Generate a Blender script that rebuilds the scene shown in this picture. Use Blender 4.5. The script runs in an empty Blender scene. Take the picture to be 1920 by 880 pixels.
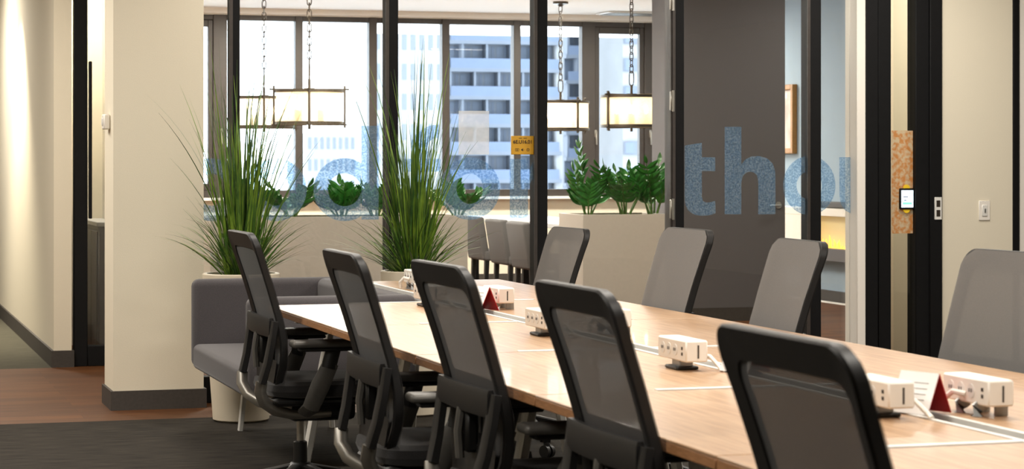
import bpy, bmesh, math, random
from mathutils import Vector, Matrix
random.seed(7)
PI = math.pi
S = bpy.context.scene
COL = S.collection

# ------------------------------------------------------------------ camera, sky, exposure
F_PX, HZ, CAM_Z = 4140.0, 300.0, 1.30
YAW = math.radians(17.05)
cam_d = bpy.data.cameras.new('camera'); cam = bpy.data.objects.new('camera', cam_d); COL.objects.link(cam)
cam.location = (0, 0, CAM_Z); cam.rotation_euler = (PI/2, 0, -YAW)
cam_d.sensor_width = 36; cam_d.lens = F_PX/1920*36; cam_d.shift_y = -(440-HZ)/1920
cam_d.clip_end = 900; cam_d.clip_start = .05
cam_d.dof.use_dof = True; cam_d.dof.focus_distance = 9.8; cam_d.dof.aperture_fstop = 8.5
S.camera = cam
W = bpy.data.worlds.new('overcast_sky'); S.world = W; W.use_nodes = True
bgn = W.node_tree.nodes['Background']; bgn.inputs[0].default_value = (.86, .93, 1, 1); bgn.inputs[1].default_value = 4.2
S.view_settings.view_transform = 'Standard'; S.view_settings.look = 'None'
S.view_settings.exposure = 0.88; S.view_settings.gamma = 1

def area(name, loc, sx, sy, power, col=(1, .94, .85), spread=PI):
    l = bpy.data.lights.new(name, 'AREA'); l.shape = 'RECTANGLE'; l.size = sx; l.size_y = sy
    l.energy = power; l.color = col; l.spread = spread
    o = bpy.data.objects.new(name, l); COL.objects.link(o); o.location = loc
    return o
CEIL = 2.84
# recessed ceiling troffers of the open office
for (x, y, p) in ((2.3, 2.5, 34), (2.3, 5.3, 36), (2.3, 8.1, 34), (-.6, 4.0, 34), (-.6, 8.0, 36), (-.4, 11.0, 38), (5.4, 4.0, 40), (5.4, 8.0, 46), (5.6, 10.6, 26), (2.6, 10.9, 12)):
    area('ceiling_panel_or_fill', (x, y, CEIL-.03), 1.2, .6, p)
for (x, y, p) in ((.2, 12.9, 26), (7.2, 12.4, 14), (1.61, 14.9, 22), (0.3, 17.5, 50)):
    area('ceiling_panel_or_fill', (x, y, CEIL-.03), .6, .6, p)
for (x, y, p) in ((3.3, 15.4, 24), (5.2, 15.4, 24), (3.2, 12.9, 17), (5.2, 12.9, 13), (4.2, 16.6, 80), (4.4, 20.6, 110), (7.4, 20.6, 80), (7.9, 15.6, 12)):  # lounge lights; pair just behind the glass is added fill for planter fronts
    area('ceiling_panel_or_fill', (x, y, CEIL-.03), 1.2, .3, p, (1, .9, .78))
sp = bpy.data.lights.new('wall_washer', 'SPOT'); sp.energy = 260; sp.spot_size = math.radians(95); sp.spot_blend = .8; sp.color = (1, .9, .7); sp.shadow_soft_size = .04
so = bpy.data.objects.new('wall_washer', sp); COL.objects.link(so); so.location = (.93, 16.6, 2.8); so.rotation_euler = (0, math.radians(8), 0)

def ray(x):
    return (x-960)/F_PX
def XA(x, Y):          # world X seen in image column x on the plane Y
    l = ray(x); c, s = math.cos(YAW), math.sin(YAW)
    return Y*(s+c*l)/(c-s*l)
def DEP(x, Y):
    l = ray(x); return Y/(math.cos(YAW)-math.sin(YAW)*l)
def ZA(x, y, Y):
    return CAM_Z-(y-HZ)*DEP(x, Y)/F_PX

# ------------------------------------------------------------------ materials
def lin(c):
    return tuple(((v/255)/12.92 if v/255 <= .04045 else ((v/255+.055)/1.055)**2.4) for v in c)
MATS = {}
def nodes(m):
    m.use_nodes = True; nt = m.node_tree; return nt, nt.nodes, nt.links
def mat(name, rgb, rough=.5, metal=0., var=.08, scale=12., stretch=(1, 1, 1), bump=0., rgb2=None, coat=0., sheen=0., spec=.5):
    if name in MATS: return MATS[name]
    m = bpy.data.materials.new(name); nt, N, L = nodes(m); b = N['Principled BSDF']
    tc = N.new('ShaderNodeTexCoord'); mp = N.new('ShaderNodeMapping'); mp.inputs['Scale'].default_value = stretch
    nz = N.new('ShaderNodeTexNoise'); nz.inputs['Scale'].default_value = scale; nz.inputs['Detail'].default_value = 5
    L.new(tc.outputs['Object'], mp.inputs[0]); L.new(mp.outputs[0], nz.inputs['Vector'])
    a = lin(rgb); c2 = lin(rgb2) if rgb2 else tuple(min(1, v*(1+var)) for v in a)
    c1 = a if rgb2 else tuple(v*(1-var) for v in a)
    r = N.new('ShaderNodeValToRGB'); r.color_ramp.elements[0].color = (*c1, 1); r.color_ramp.elements[1].color = (*c2, 1)
    r.color_ramp.elements[0].position = .35; r.color_ramp.elements[1].position = .65
    L.new(nz.outputs['Fac'], r.inputs[0]); L.new(r.outputs[0], b.inputs['Base Color'])
    b.inputs['Roughness'].default_value = rough; b.inputs['Metallic'].default_value = metal
    b.inputs['Coat Weight'].default_value = coat; b.inputs['Sheen Weight'].default_value = sheen
    b.inputs['Specular IOR Level'].default_value = spec
    if bump:
        bp = N.new('ShaderNodeBump'); bp.inputs['Strength'].default_value = bump; bp.inputs['Distance'].default_value = .004
        L.new(nz.outputs['Fac'], bp.inputs['Height']); L.new(bp.outputs[0], b.inputs['Normal'])
    MATS[name] = m; return m
def emis(name, rgb, s):
    m = bpy.data.materials.new(name); nt, N, L = nodes(m); b = N['Principled BSDF']
    b.inputs['Base Color'].default_value = (*lin(rgb), 1)
    b.inputs['Emission Color'].default_value = (*lin(rgb), 1); b.inputs['Emission Strength'].default_value = s; MATS[name] = m; return m
def glass(name, tint=(.95, .97, .97), ior=1.45, rough=0.):
    m = bpy.data.materials.new(name); nt, N, L = nodes(m); N.remove(N['Principled BSDF'])
    t = N.new('ShaderNodeBsdfTransparent'); t.inputs[0].default_value = (*tint, 1)
    g = N.new('ShaderNodeBsdfGlossy'); g.inputs['Roughness'].default_value = rough
    f = N.new('ShaderNodeFresnel'); f.inputs[0].default_value = ior; mx = N.new('ShaderNodeMixShader')
    L.new(f.outputs[0], mx.inputs[0]); L.new(t.outputs[0], mx.inputs[1]); L.new(g.outputs[0], mx.inputs[2])
    L.new(mx.outputs[0], N['Material Output'].inputs[0]); MATS[name] = m; return m
def film(name, c1, c2, opac, scale=90., detail=6., trans=.5, t1=None, t2=None):
    m = bpy.data.materials.new(name); nt, N, L = nodes(m); N.remove(N['Principled BSDF'])
    tc = N.new('ShaderNodeTexCoord'); nz = N.new('ShaderNodeTexNoise'); nz.inputs['Scale'].default_value = scale; nz.inputs['Detail'].default_value = detail
    L.new(tc.outputs['Object'], nz.inputs['Vector'])
    def ramp(a, b):
        r = N.new('ShaderNodeValToRGB'); r.color_ramp.elements[0].color = (*a, 1); r.color_ramp.elements[1].color = (*b, 1)
        r.color_ramp.elements[0].position = .40; r.color_ramp.elements[1].position = .62; L.new(nz.outputs['Fac'], r.inputs[0]); return r
    r = ramp(lin(c1), lin(c2)); d = N.new('ShaderNodeBsdfDiffuse'); tl = N.new('ShaderNodeBsdfTranslucent'); t = N.new('ShaderNodeBsdfTransparent')
    L.new(r.outputs[0], d.inputs[0]); L.new(r.outputs[0], tl.inputs[0]); t.inputs[0].default_value = (.97, .985, 1, 1)
    if t1: L.new(ramp(t1, t2).outputs[0], t.inputs[0])
    m1 = N.new('ShaderNodeMixShader'); m1.inputs[0].default_value = trans; L.new(d.outputs[0], m1.inputs[1]); L.new(tl.outputs[0], m1.inputs[2])
    m2 = N.new('ShaderNodeMixShader'); m2.inputs[0].default_value = opac; L.new(t.outputs[0], m2.inputs[1]); L.new(m1.outputs[0], m2.inputs[2])
    L.new(m2.outputs[0], N['Material Output'].inputs[0]); MATS[name] = m; return m
def wood_floor():
    m = bpy.data.materials.new('plank_floor'); nt, N, L = nodes(m); b = N['Principled BSDF']
    tc = N.new('ShaderNodeTexCoord'); br = N.new('ShaderNodeTexBrick')
    br.inputs['Scale'].default_value = 1; br.inputs['Brick Width'].default_value = 1.2; br.inputs['Row Height'].default_value = .15; br.inputs['Mortar Size'].default_value = .0015
    br.inputs['Color1'].default_value = (*lin((104, 66, 36)), 1); br.inputs['Color2'].default_value = (*lin((84, 52, 28)), 1); br.inputs['Mortar'].default_value = (*lin((70, 44, 26)), 1)
    L.new(tc.outputs['Object'], br.inputs['Vector'])
    mp = N.new('ShaderNodeMapping'); mp.inputs['Scale'].default_value = (1.2, 22, 1); nz = N.new('ShaderNodeTexNoise'); nz.inputs['Scale'].default_value = 2.5; nz.inputs['Detail'].default_value = 6
    L.new(tc.outputs['Object'], mp.inputs[0]); L.new(mp.outputs[0], nz.inputs['Vector'])
    mx = N.new('ShaderNodeMix'); mx.data_type = 'RGBA'; mx.blend_type = 'MULTIPLY'; mx.inputs[0].default_value = .75
    r = N.new('ShaderNodeValToRGB'); r.color_ramp.elements[0].color = (.45, .42, .4, 1); r.color_ramp.elements[1].color = (1.25, 1.2, 1.15, 1)
    r.color_ramp.elements[0].position = .3; r.color_ramp.elements[1].position = .7
    L.new(nz.outputs['Fac'], r.inputs[0]); L.new(br.outputs[0], mx.inputs[6]); L.new(r.outputs[0], mx.inputs[7]); L.new(mx.outputs[2], b.inputs['Base Color'])
    b.inputs['Roughness'].default_value = .55; b.inputs['Specular IOR Level'].default_value = .2; MATS['plank_floor'] = m; return m
wood_floor()
mat('carpet', (66, 61, 54), .95, 0, rgb2=(34, 32, 30), scale=10, stretch=(.6, 12, 1), bump=.5, spec=.1)
mat('carpet_hall', (92, 88, 76), .95, 0, rgb2=(70, 68, 58), scale=14, stretch=(.5, 9, 1), bump=.5, spec=.1)
mat('cream_wall', (226, 217, 196), .85, var=.012, scale=200, bump=.12)
mat('white_wall', (232, 226, 216), .85, var=.012, scale=120, bump=.08)
mat('ceiling_white', (238, 232, 224), .9, var=.02, scale=160, bump=.1)
mat('grey_wall', (150, 168, 182), .85, var=.02, scale=120, bump=.1)
mat('grey_panel', (92, 89, 90), .8, var=.04, scale=220, bump=.1)
mat('base_dark', (62, 57, 52), .6, var=.1, scale=60)
mat('black_metal', (14, 14, 15), .6, 0, spec=.2, var=.1, scale=30)
mat('bronze_frame', (66, 60, 56), .45, .3, var=.08, scale=30)
mat('desk_wood', (192, 158, 124), .33, 0, rgb2=(166, 130, 98), scale=5, stretch=(14, .9, 14), coat=.12)
mat('desk_edge', (176, 126, 84), .5, 0, rgb2=(150, 104, 66), scale=10, stretch=(3, 3, 40))
mat('white_metal', (228, 226, 220), .4, .1, var=.02)
mat('white_plastic', (236, 230, 220), .45, 0, var=.02)
mat('grey_metal', (150, 150, 148), .35, .7, var=.06)
mat('silver', (176, 172, 164), .32, .85, var=.05, scale=25)
mat('chair_black', (19, 19, 19), .42, 0, var=.1, scale=40)
mat('chair_frame', (24, 23, 23), .5, 0, var=.1, scale=40)
mat('chair_grey', (92, 90, 86), .45, .2, var=.08, scale=40)
mat('seat_fabric', (30, 29, 30), .9, 0, var=.2, scale=260, bump=.3, sheen=.2)
mat('sofa_fabric', (70, 66, 68), .95, 0, var=.14, scale=320, bump=.35, sheen=.2)
mat('stool_fabric', (86, 84, 83), .95, 0, var=.12, scale=260, bump=.3)
mat('pot_white', (224, 212, 190), .5, 0, var=.02)
mat('planter', (196, 186, 174), .6, 0, var=.02, scale=60)
mat('soil', (60, 52, 44), .95, 0, rgb2=(110, 100, 90), scale=60, bump=.8)
mat('grass_green', (128, 156, 52), .45, 0, rgb2=(64, 104, 30), scale=9)
mat('grass_dark', (76, 112, 36), .45, 0, rgb2=(32, 64, 22), scale=9)
mat('zz_green', (56, 132, 44), .3, 0, rgb2=(28, 88, 32), scale=14)
mat('zz_stem', (86, 120, 52), .5, 0, var=.2)
mat('orange_card', (214, 160, 40), .5, 0, var=.03)
mat('ink', (40, 30, 18), .6, 0, var=.05)
mat('red_card', (176, 22, 26), .5, 0, var=.06)
mat('paper', (242, 240, 238), .7, 0, var=.01)
mat('lamp_bronze', (84, 76, 66), .4, .6, var=.1, scale=60)
mat('oak_frame', (168, 122, 62), .5, 0, var=.15, scale=20, stretch=(1, 1, 8))
mat('print_paper', (222, 214, 206), .8, 0, rgb2=(190, 170, 160), scale=6)
mat('counter_grey', (190, 190, 190), .4, 0, var=.03)
mat('cabinet_grey', (110, 106, 104), .5, 0, var=.05)
mat('yellow_tab', (240, 200, 40), .5, 0, var=.03)
for nm, c in (('bld_white', (124, 125, 127)), ('bld_pale', (94, 99, 107)), ('bld_blue', (88, 97, 111)), ('bld_slab', (88, 94, 104)), ('bld_dark', (80, 89, 104)), ('bld_rail', (82, 93, 112))):
    mat(nm, c, .7, 0, var=.05, scale=.4)
glass('clear_glass'); glass('window_glass', (.96, .98, 1), 1.3)
film('frost_film', (168, 200, 228), (214, 230, 242), .15, 110, trans=.95, t1=(.60, .72, .84), t2=(.84, .91, .97))
film('white_film', (240, 242, 246), (250, 250, 252), .5, 30, trans=1.)
film('orange_film', (236, 170, 100), (244, 228, 196), .7, 40, 3.)
film('shade_gauze', (246, 230, 204), (252, 244, 228), .62, 120, trans=.7)
def mesh_mat(name, rgb, opac):
    m = bpy.data.materials.new(name); nt, N, L = nodes(m); b = N['Principled BSDF']
    b.inputs['Base Color'].default_value = (*lin(rgb), 1); b.inputs['Roughness'].default_value = .7; b.inputs['Sheen Weight'].default_value = .15
    tc = N.new('ShaderNodeTexCoord'); nz = N.new('ShaderNodeTexNoise'); nz.inputs['Scale'].default_value = 400
    L.new(tc.outputs['Object'], nz.inputs['Vector'])
    mr = N.new('ShaderNodeMapRange'); mr.inputs[3].default_value = opac-.12; mr.inputs[4].default_value = opac+.12; L.new(nz.outputs['Fac'], mr.inputs[0])
    t = N.new('ShaderNodeBsdfTransparent'); mx = N.new('ShaderNodeMixShader')
    L.new(mr.outputs[0], mx.inputs[0]); L.new(t.outputs[0], mx.inputs[1]); L.new(b.outputs[0], mx.inputs[2]); L.new(mx.outputs[0], N['Material Output'].inputs[0]); MATS[name] = m
mesh_mat('mesh_front', (98, 95, 92), .74); mesh_mat('mesh_rear', (24, 23, 23), .84)
emis('bulb', (255, 218, 160), 60); emis('flame', (255, 176, 60), 1.6); emis('ember_panel', (216, 198, 140), .14)
emis('screen', (214, 236, 250), 1.6); emis('screen_green', (110, 200, 160), .9); emis('screen_text', (70, 90, 120), .25)
M = MATS

# ------------------------------------------------------------------ mesh helpers
class MB:
    def __init__(s): s.v = []; s.f = []
    def add(s, vs, fs):
        o = len(s.v); s.v += [tuple(v) for v in vs]; s.f += [tuple(i+o for i in f) for f in fs]; return s
    def box(s, lo, hi, bev=0., mtx=None, seg=1):
        bm = bmesh.new(); bmesh.ops.create_cube(bm, size=1)
        for v in bm.verts:
            v.co = Vector([(lo[k]+hi[k])/2+v.co[k]*(hi[k]-lo[k]) for k in range(3)])
        if bev: bmesh.ops.bevel(bm, geom=bm.edges[:], offset=bev, segments=seg, profile=.5, affect='EDGES')
        if mtx: bm.transform(mtx)
        bm.verts.index_update(); s.add([v.co[:] for v in bm.verts], [[v.index for v in f.verts] for f in bm.faces]); bm.free(); return s
    def sweep(s, pts, ra, rb=None, n=8, up=(0, 0, 1), sq=False, caps=True):
        pts = [Vector(p) for p in pts]; k = len(pts)
        ra = ra if isinstance(ra, (list, tuple)) else [ra]*k
        rb = ra if rb is None else (rb if isinstance(rb, (list, tuple)) else [rb]*k)
        vs = []
        for i, p in enumerate(pts):
            t = (pts[min(i+1, k-1)]-pts[max(i-1, 0)]).normalized(); u = Vector(up)
            if abs(t.dot(u)) > .97: u = Vector((1, 0, 0)) if abs(t.x) < .9 else Vector((0, 1, 0))
            a = t.cross(u).normalized(); b = a.cross(t).normalized()
            for j in range(n):
                th = 2*PI*(j+.5)/n; c, q = math.cos(th), math.sin(th)
                if sq:
                    e = .45; c = math.copysign(abs(c)**e, c); q = math.copysign(abs(q)**e, q)
                vs.append(p+a*c*ra[i]+b*q*rb[i])
        fs = [(i*n+j, i*n+(j+1) % n, (i+1)*n+(j+1) % n, (i+1)*n+j) for i in range(k-1) for j in range(n)]
        if caps: fs += [tuple(range(n-1, -1, -1)), tuple((k-1)*n+j for j in range(n))]
        return s.add(vs, fs)
    def lathe(s, prof, n=24, c=(0, 0, 0), cap=True):
        vs = []
        for r, z in prof:
            for j in range(n):
                a = 2*PI*j/n; vs.append((c[0]+r*math.cos(a), c[1]+r*math.sin(a), c[2]+z))
        k = len(prof); fs = [(i*n+j, i*n+(j+1) % n, (i+1)*n+(j+1) % n, (i+1)*n+j) for i in range(k-1) for j in range(n)]
        if cap: fs += [tuple(range(n-1, -1, -1)), tuple((k-1)*n+j for j in range(n))]
        return s.add(vs, fs)
    def strip(s, A, B, closed=True):     # faces between two equal point loops
        o = len(s.v); n = len(A); s.v += [tuple(p) for p in A]+[tuple(p) for p in B]
        for i in range(n if closed else n-1): s.f.append((o+i, o+(i+1) % n, o+n+(i+1) % n, o+n+i))
        return s
    def poly_prism(s, pts, d):           # pts 3-D planar loop, extruded by vector d
        n = len(pts); d = Vector(d); A = [Vector(p) for p in pts]; o = len(s.v)
        s.v += [tuple(p) for p in A]+[tuple(p+d) for p in A]
        s.f.append(tuple(o+i for i in range(n-1, -1, -1))); s.f.append(tuple(o+n+i for i in range(n)))
        for i in range(n): s.f.append((o+i, o+(i+1) % n, o+n+(i+1) % n, o+n+i))
        return s
    def mesh(s, name, m, smooth=True, ang=38):
        me = bpy.data.meshes.new(name); me.from_pydata(s.v, [], s.f)
        bm = bmesh.new(); bm.from_mesh(me); bmesh.ops.recalc_face_normals(bm, faces=bm.faces[:]); bm.to_mesh(me); bm.free()
        if smooth:
            me.polygons.foreach_set('use_smooth', [True]*len(me.polygons)); me.set_sharp_from_angle(angle=math.radians(ang))
        me.materials.append(M[m]); return me
    def build(s, name, m, parent=None, smooth=True, loc=None):
        return place(name, s.mesh(name, m, smooth), parent, loc)
def place(name, me, parent=None, loc=None, rot=None):
    o = bpy.data.objects.new(name, me); COL.objects.link(o)
    if parent: o.parent = parent
    if loc is not None: o.location = loc
    if rot is not None: o.rotation_euler = rot
    return o
def tag(o, label, cat, group=None):
    o['label'] = label; o['category'] = cat
    if group: o['group'] = group
    return o
def thing(name, label, cat, loc=(0, 0, 0), rz=0, group=None):
    o = bpy.data.objects.new(name, None); COL.objects.link(o); o.location = loc; o.rotation_euler = (0, 0, rz); o.empty_display_size = .1
    return tag(o, label, cat, group)
def struct(o, label=None):
    o['kind'] = 'structure'
    if label: o['label'] = label
    return o
def sbox(name, lo, hi, m, parent=None, bev=0., label=None):
    o = MB().box(lo, hi, bev).build(name, m, parent)
    return o if parent else struct(o, label)
def pbox(name, lo, hi, m, parent, bev=.002): return MB().box(lo, hi, bev).build(name, m, parent)
def copy_tree(o, parent=None):
    c = o.copy(); COL.objects.link(c); c.parent = parent
    for ch in list(o.children): copy_tree(ch, c)
    return c
def stroot(name, loc=(0, 0, 0), label=None):
    o = bpy.data.objects.new(name, None); COL.objects.link(o); o.location = loc; return struct(o, label)

# ------------------------------------------------------------------ room shell
GY = 11.80        # glass partition
WY = 22.30        # window wall
RX = 8.75         # lounge right wall
sbox('floor_carpet', (-4, -4, -.1), (10, 11.1, 0), 'carpet', label='grey brown striped office carpet')
sbox('floor_wood', (-4, 11.1, -.1), (10, 14.03, 0), 'plank_floor', label='brown wood plank floor')
sbox('floor_hall', (-4, 14.03, -.1), (1.31, 26, 0), 'carpet_hall', label='grey green hallway carpet')
sbox('floor_lounge', (1.31, 14.03, -.1), (10, WY+.3, 0), 'plank_floor', label='wood floor of the window lounge')
sbox('ceiling', (-4.2, -4.2, CEIL), (10.2, 26.2, CEIL+.2), 'ceiling_white')
sbox('wall_rear', (-4.2, -4.2, -.1), (10.2, -4, CEIL), 'cream_wall')
sbox('wall_left', (-4.2, -4, -.1), (-4, 26, CEIL), 'cream_wall')
sbox('wall_right', (10, -4, -.1), (10.2, WY+.3, CEIL), 'cream_wall')
sbox('wall_hall_end', (-4, 26, -.1), (1.42, 26.2, CEIL), 'cream_wall')
# hallway wall with end return
hw = sbox('wall_hall', (1.31, 14.05, 0), (1.42, 26, CEIL), 'cream_wall', label='cream hallway wall washed by a spotlight')
sbox('baseboard_hall', (1.295, 14.035, 0), (1.435, 26, .105), 'base_dark')
# left glazed door
d1 = stroot('door_1', label='black framed glazed door beyond the white column')
for n_, lo, hi in (('stile', (1.436, 14.06, 0), (1.52, 14.14, CEIL)), ('stile', (1.73, 14.06, 0), (1.80, 14.14, CEIL)), ('bottom_rail', (1.52, 14.06, 0), (1.73, 14.14, .13)), ('top_rail', (1.52, 14.06, 2.75), (1.73, 14.14, CEIL))):
    pbox(n_, lo, hi, 'black_metal', d1, .004)
pbox('pull_handle', (1.525, 14.03, .93), (1.545, 14.06, 1.92), 'black_metal', d1, .004)
pbox('pane', (1.52, 14.095, .13), (1.73, 14.105, 2.75), 'clear_glass', d1, 0)
sbox('wall_office_back', (1.42, 15.7, 0), (1.80, 15.8, CEIL), 'cream_wall')
sbox('wall_lounge_left', (1.80, 11.94, 0), (1.86, WY+.2, CEIL), 'white_wall')
t = thing('cabinet', 'low grey cabinet inside the glazed door left of the column', 'cabinet', (0, 0, 0))
pbox('body', (1.66, 14.7, 0), (1.79, 15.68, .86), 'cabinet_grey', t, .006); pbox('top', (1.65, 14.69, .86), (1.795, 15.69, .89), 'counter_grey', t, .004)
for k in range(3): pbox('drawer', (1.648, 14.72+k*.32, .06), (1.66, 15.02+k*.32, .83), 'cabinet_grey', t, .003)
# column
sbox('wall_column', (1.38, 11.55, 0), (1.85, 11.93, CEIL), 'cream_wall', label='cream square column beside the sofa')
sbox('baseboard_column', (1.366, 11.536, 0), (1.864, 11.944, .10), 'base_dark')
tt = thing('wall_button', 'small white button box on the side of the cream column', 'switch', (1.38, 11.72, 1.50))
pbox('housing', (-.035, -.05, -.04), (-.001, .05, .04), 'white_plastic', tt, .006); pbox('button', (-.04, -.025, -.02), (-.034, .025, .02), 'white_metal', tt, .003)

# glass partition: mullions
def mull(x0, x1, y0=GY-.05, y1=GY+.05, z0=0., z1=CEIL, name='trim', m='black_metal', lab=None, k=[0]):
    k[0] += 1
    return sbox('trim_%d' % k[0], (XA(x0, GY-.05), y0, z0), (XA(x1, GY-.05), y1, z1), m, bev=.004, label=lab)
G0 = 1.85
for i, (a, b) in enumerate(((432, 450), (725, 747), (1003, 1027), (1262, 1283), (1515, 1540))):
    mull(a, b, lab='black upright of the glass partition')
    o = MB().box((XA(a, GY-.05)-.006, GY-.058, 0), (XA(a, GY-.05)+.012, GY-.052, CEIL)).build('glazing_bead', 'bronze_frame')
    o.parent = bpy.data.objects['trim_%d' % (i+1)]
XE = XA(1607, GY-.05)
gp = stroot('window_partition', label='clear glass panes of the office partition')
ed = [G0]+[XA(x, GY) for x in (441, 736, 1015, 1268, 1528, 1607)]
for a, b in zip(ed[:-1], ed[1:]):
    if abs(a-XA(1015, GY)) < 1e-6: pass
    MB().box((a, GY-.006, .10), (b, GY+.006, CEIL)).build('pane', 'clear_glass', gp)
sbox('trim_bottom_rail', (G0, GY-.045, 0), (XE, GY+.045, .14), 'black_metal', bev=.004)
# hinges on the glass door upright
hp = sbox('trim_hinge_post', (XA(1252, GY), GY-.05, 0), (XA(1259, GY), GY+.05, CEIL), 'bronze_frame', bev=.003)
for z in (ZA(1252, 190, GY), ZA(1252, 392, GY), ZA(1252, 2, GY)):
    MB().box((XA(1249, GY), GY-.075, z-.055), (XA(1257, GY), GY-.05, z+.055), .004).sweep([(XA(1253, GY), GY-.08, z-.06), (XA(1253, GY), GY-.08, z+.06)], .008).build('hinge', 'silver', hp)['label'] = 'steel butt hinge'

# right end of the partition: wall stub, office door, cream wall
def rbox(name, x0, x1, m, y0=GY-.06, y1=GY+.10, z0=0., z1=CEIL, bev=.003, label=None):
    return sbox(name, (XA(x0, y0), y0, z0), (XA(x1, y0), y1, z1), m, None, bev, label)
rbox('wall_stub', 1607, 1626, 'white_wall', GY-.10, GY+.06)
d2 = stroot('door_2', label='black framed glass office door with patterned film')
for n_, a, b, y0 in (('stile', 1624, 1647, GY-.11), ('stile', 1647, 1671, GY-.09), ('stile', 1717, 1744, GY-.09), ('stile', 1744, 1767, GY-.11)):
    pbox(n_, (XA(a, y0), y0, 0), (XA(b, y0), GY+.02, CEIL), 'black_metal', d2, .004)
pbox('pane', (XA(1669, GY), GY-.05, .1), (XA(1719, GY), GY-.04, CEIL), 'clear_glass', d2, 0)
pbox('bottom_rail', (XA(1669, GY), GY-.07, 0), (XA(1719, GY), GY-.02, .1), 'black_metal', d2, .003)
YF = GY-.054
o = MB().box((XA(1672, YF), YF, ZA(1690, 438, YF)), (XA(1717, YF), YF+.002, ZA(1690, 245, YF))).build('patterned_film', 'orange_film', d2); o['label'] = 'orange wave patterned privacy film'
sk = pbox('strike_plate', (XA(1752, GY-.11), GY-.116, ZA(1758, 412, GY-.11)), (XA(1765, GY-.11), GY-.109, ZA(1758, 370, GY-.11)), 'white_metal', d2, .001)
for ya, yb in ((376, 388), (394, 406)):
    pbox('latch_hole', (XA(1755, GY-.11), GY-.1175, ZA(1758, yb, GY-.11)), (XA(1762, GY-.11), GY-.1155, ZA(1758, ya, GY-.11)), 'ink', sk, 0)
tb = thing('wall_tablet', 'small black room booking tablet with a lit screen on glass', 'tablet', (XA(1699, GY-.06), GY-.062, ZA(1699, 373, GY-.06)))
pbox('case', (-.047, -.012, -.062), (.047, .004, .062), 'black_metal', tb, .004)
scn = pbox('screen', (-.038, -.0135, -.05), (.038, -.0115, .05), 'screen', tb, 0)
for (a, b, c, d_, mm) in ((-.03, .03, -.034, -.02, 'screen_green'), (-.026, .004, .008, .014, 'screen_text'), (-.022, -.006, -.012, -.006, 'screen_text'), (.01, .03, .03, .034, 'screen_text')):
    pbox('screen_graphic', (a, -.0145, c), (b, -.013, d_), mm, scn, 0)
for sg in (-1, 1): MB().lathe([(.001, -.003), (.022, -.003), (.022, .003), (.001, .003)], 16).build('mounting_tab', 'yellow_tab', tb).matrix_basis = Matrix.Translation((0, -.002, sg*.062)) @ Matrix.Rotation(PI/2, 4, 'X')
tag(MB().box((XA(1711, GY-.03), GY-.04, ZA(1714, 330, GY)), (XA(1722, GY-.03), GY-.036, ZA(1714, 290, GY)), .001).build('orange_sign', 'orange_card'), 'orange sign edge behind the office door glass', 'sign')
struct(MB().box((XA(1767, GY-.08), GY-.08, 0), (XA(1900, GY-.08), GY+.1, CEIL)).build('wall_office_front', 'cream_wall'), 'cream wall with a light switch')
rbox('trim_right_post', 1900, 1912, 'black_metal', GY-.09, GY+.1)
struct(MB().box((XA(1912, GY-.08), GY-.08, 0), (10, GY+.1, CEIL)).build('wall_office_right', 'white_wall'))
sbox('wall_office_inner', (6.36, 12.9, 0), (10, 13.0, CEIL), 'cream_wall')
struct(MB().poly_prism([(XA(1609, GY+.05), GY+.05, 0), (XA(1618, GY+.05), GY+.05, 0), (XA(1620, 13.0), 13.0, 0), (XA(1611, 13.0), 13.0, 0)], (0, 0, CEIL)).build('wall_office_side', 'cream_wall'), 'angled side wall of the small office')
ls = thing('light_switch', 'white wall light switch on the cream wall', 'switch', (XA(1845, GY-.08), GY-.081, ZA(1845, 395, GY-.08)))
pbox('plate', (-.037, -.006, -.058), (.037, .001, .058), 'white_plastic', ls, .002); rk = pbox('rocker', (-.018, -.011, -.034), (.018, -.005, .034), 'white_metal', ls, .003)
pbox('slider', (-.004, -.015, -.012), (.006, -.010, .012), 'grey_metal', rk, .001)

# lounge shell: window wall, right wall
sbox('wall_window_low', (1.86, WY, 0), (RX, WY+.2, .90), 'cream_wall', label='cream wall below the windows')
sbox('wall_window_head', (1.86, WY-.02, 2.775), (RX, WY+.2, CEIL), 'white_wall')
sbox('wall_bulkhead', (1.86, WY-.12, CEIL-.055), (RX, WY-.02, CEIL), 'ceiling_white')
sbox('trim_window_sill', (1.86, WY-.10, .885), (RX, WY+.05, .915), 'white_metal', bev=.004)
sbox('baseboard_window', (1.86, WY-.015, 0), (RX, WY, .10), 'base_dark')
WR = XA(1227, WY)
sbox('wall_window_end', (WR, WY, .9), (RX+.1, WY+.2, 2.775), 'white_wall')
sbox('wall_lounge_right', (RX, 13.0, 0), (RX+.1, WY+.2, CEIL), 'grey_wall', label='blue grey lounge wall with the fireplace')
sbox('baseboard_lounge_right', (RX-.015, 13.0, 0), (RX, WY, .10), 'base_dark')
sbox('trim_floor_track', (RX-.13, 13.0, 0), (RX-.10, WY, .012), 'white_metal')
ms = [(399, 425), (553, 567), (691, 706), (828, 842), (962, 975), (1090, 1115), (1207, 1227)]
edges = [XA(300, WY)]+[XA((a+b)/2, WY) for a, b in ms]
edges[0] = 1.86
ZB, ZT = .915, 2.775
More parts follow.
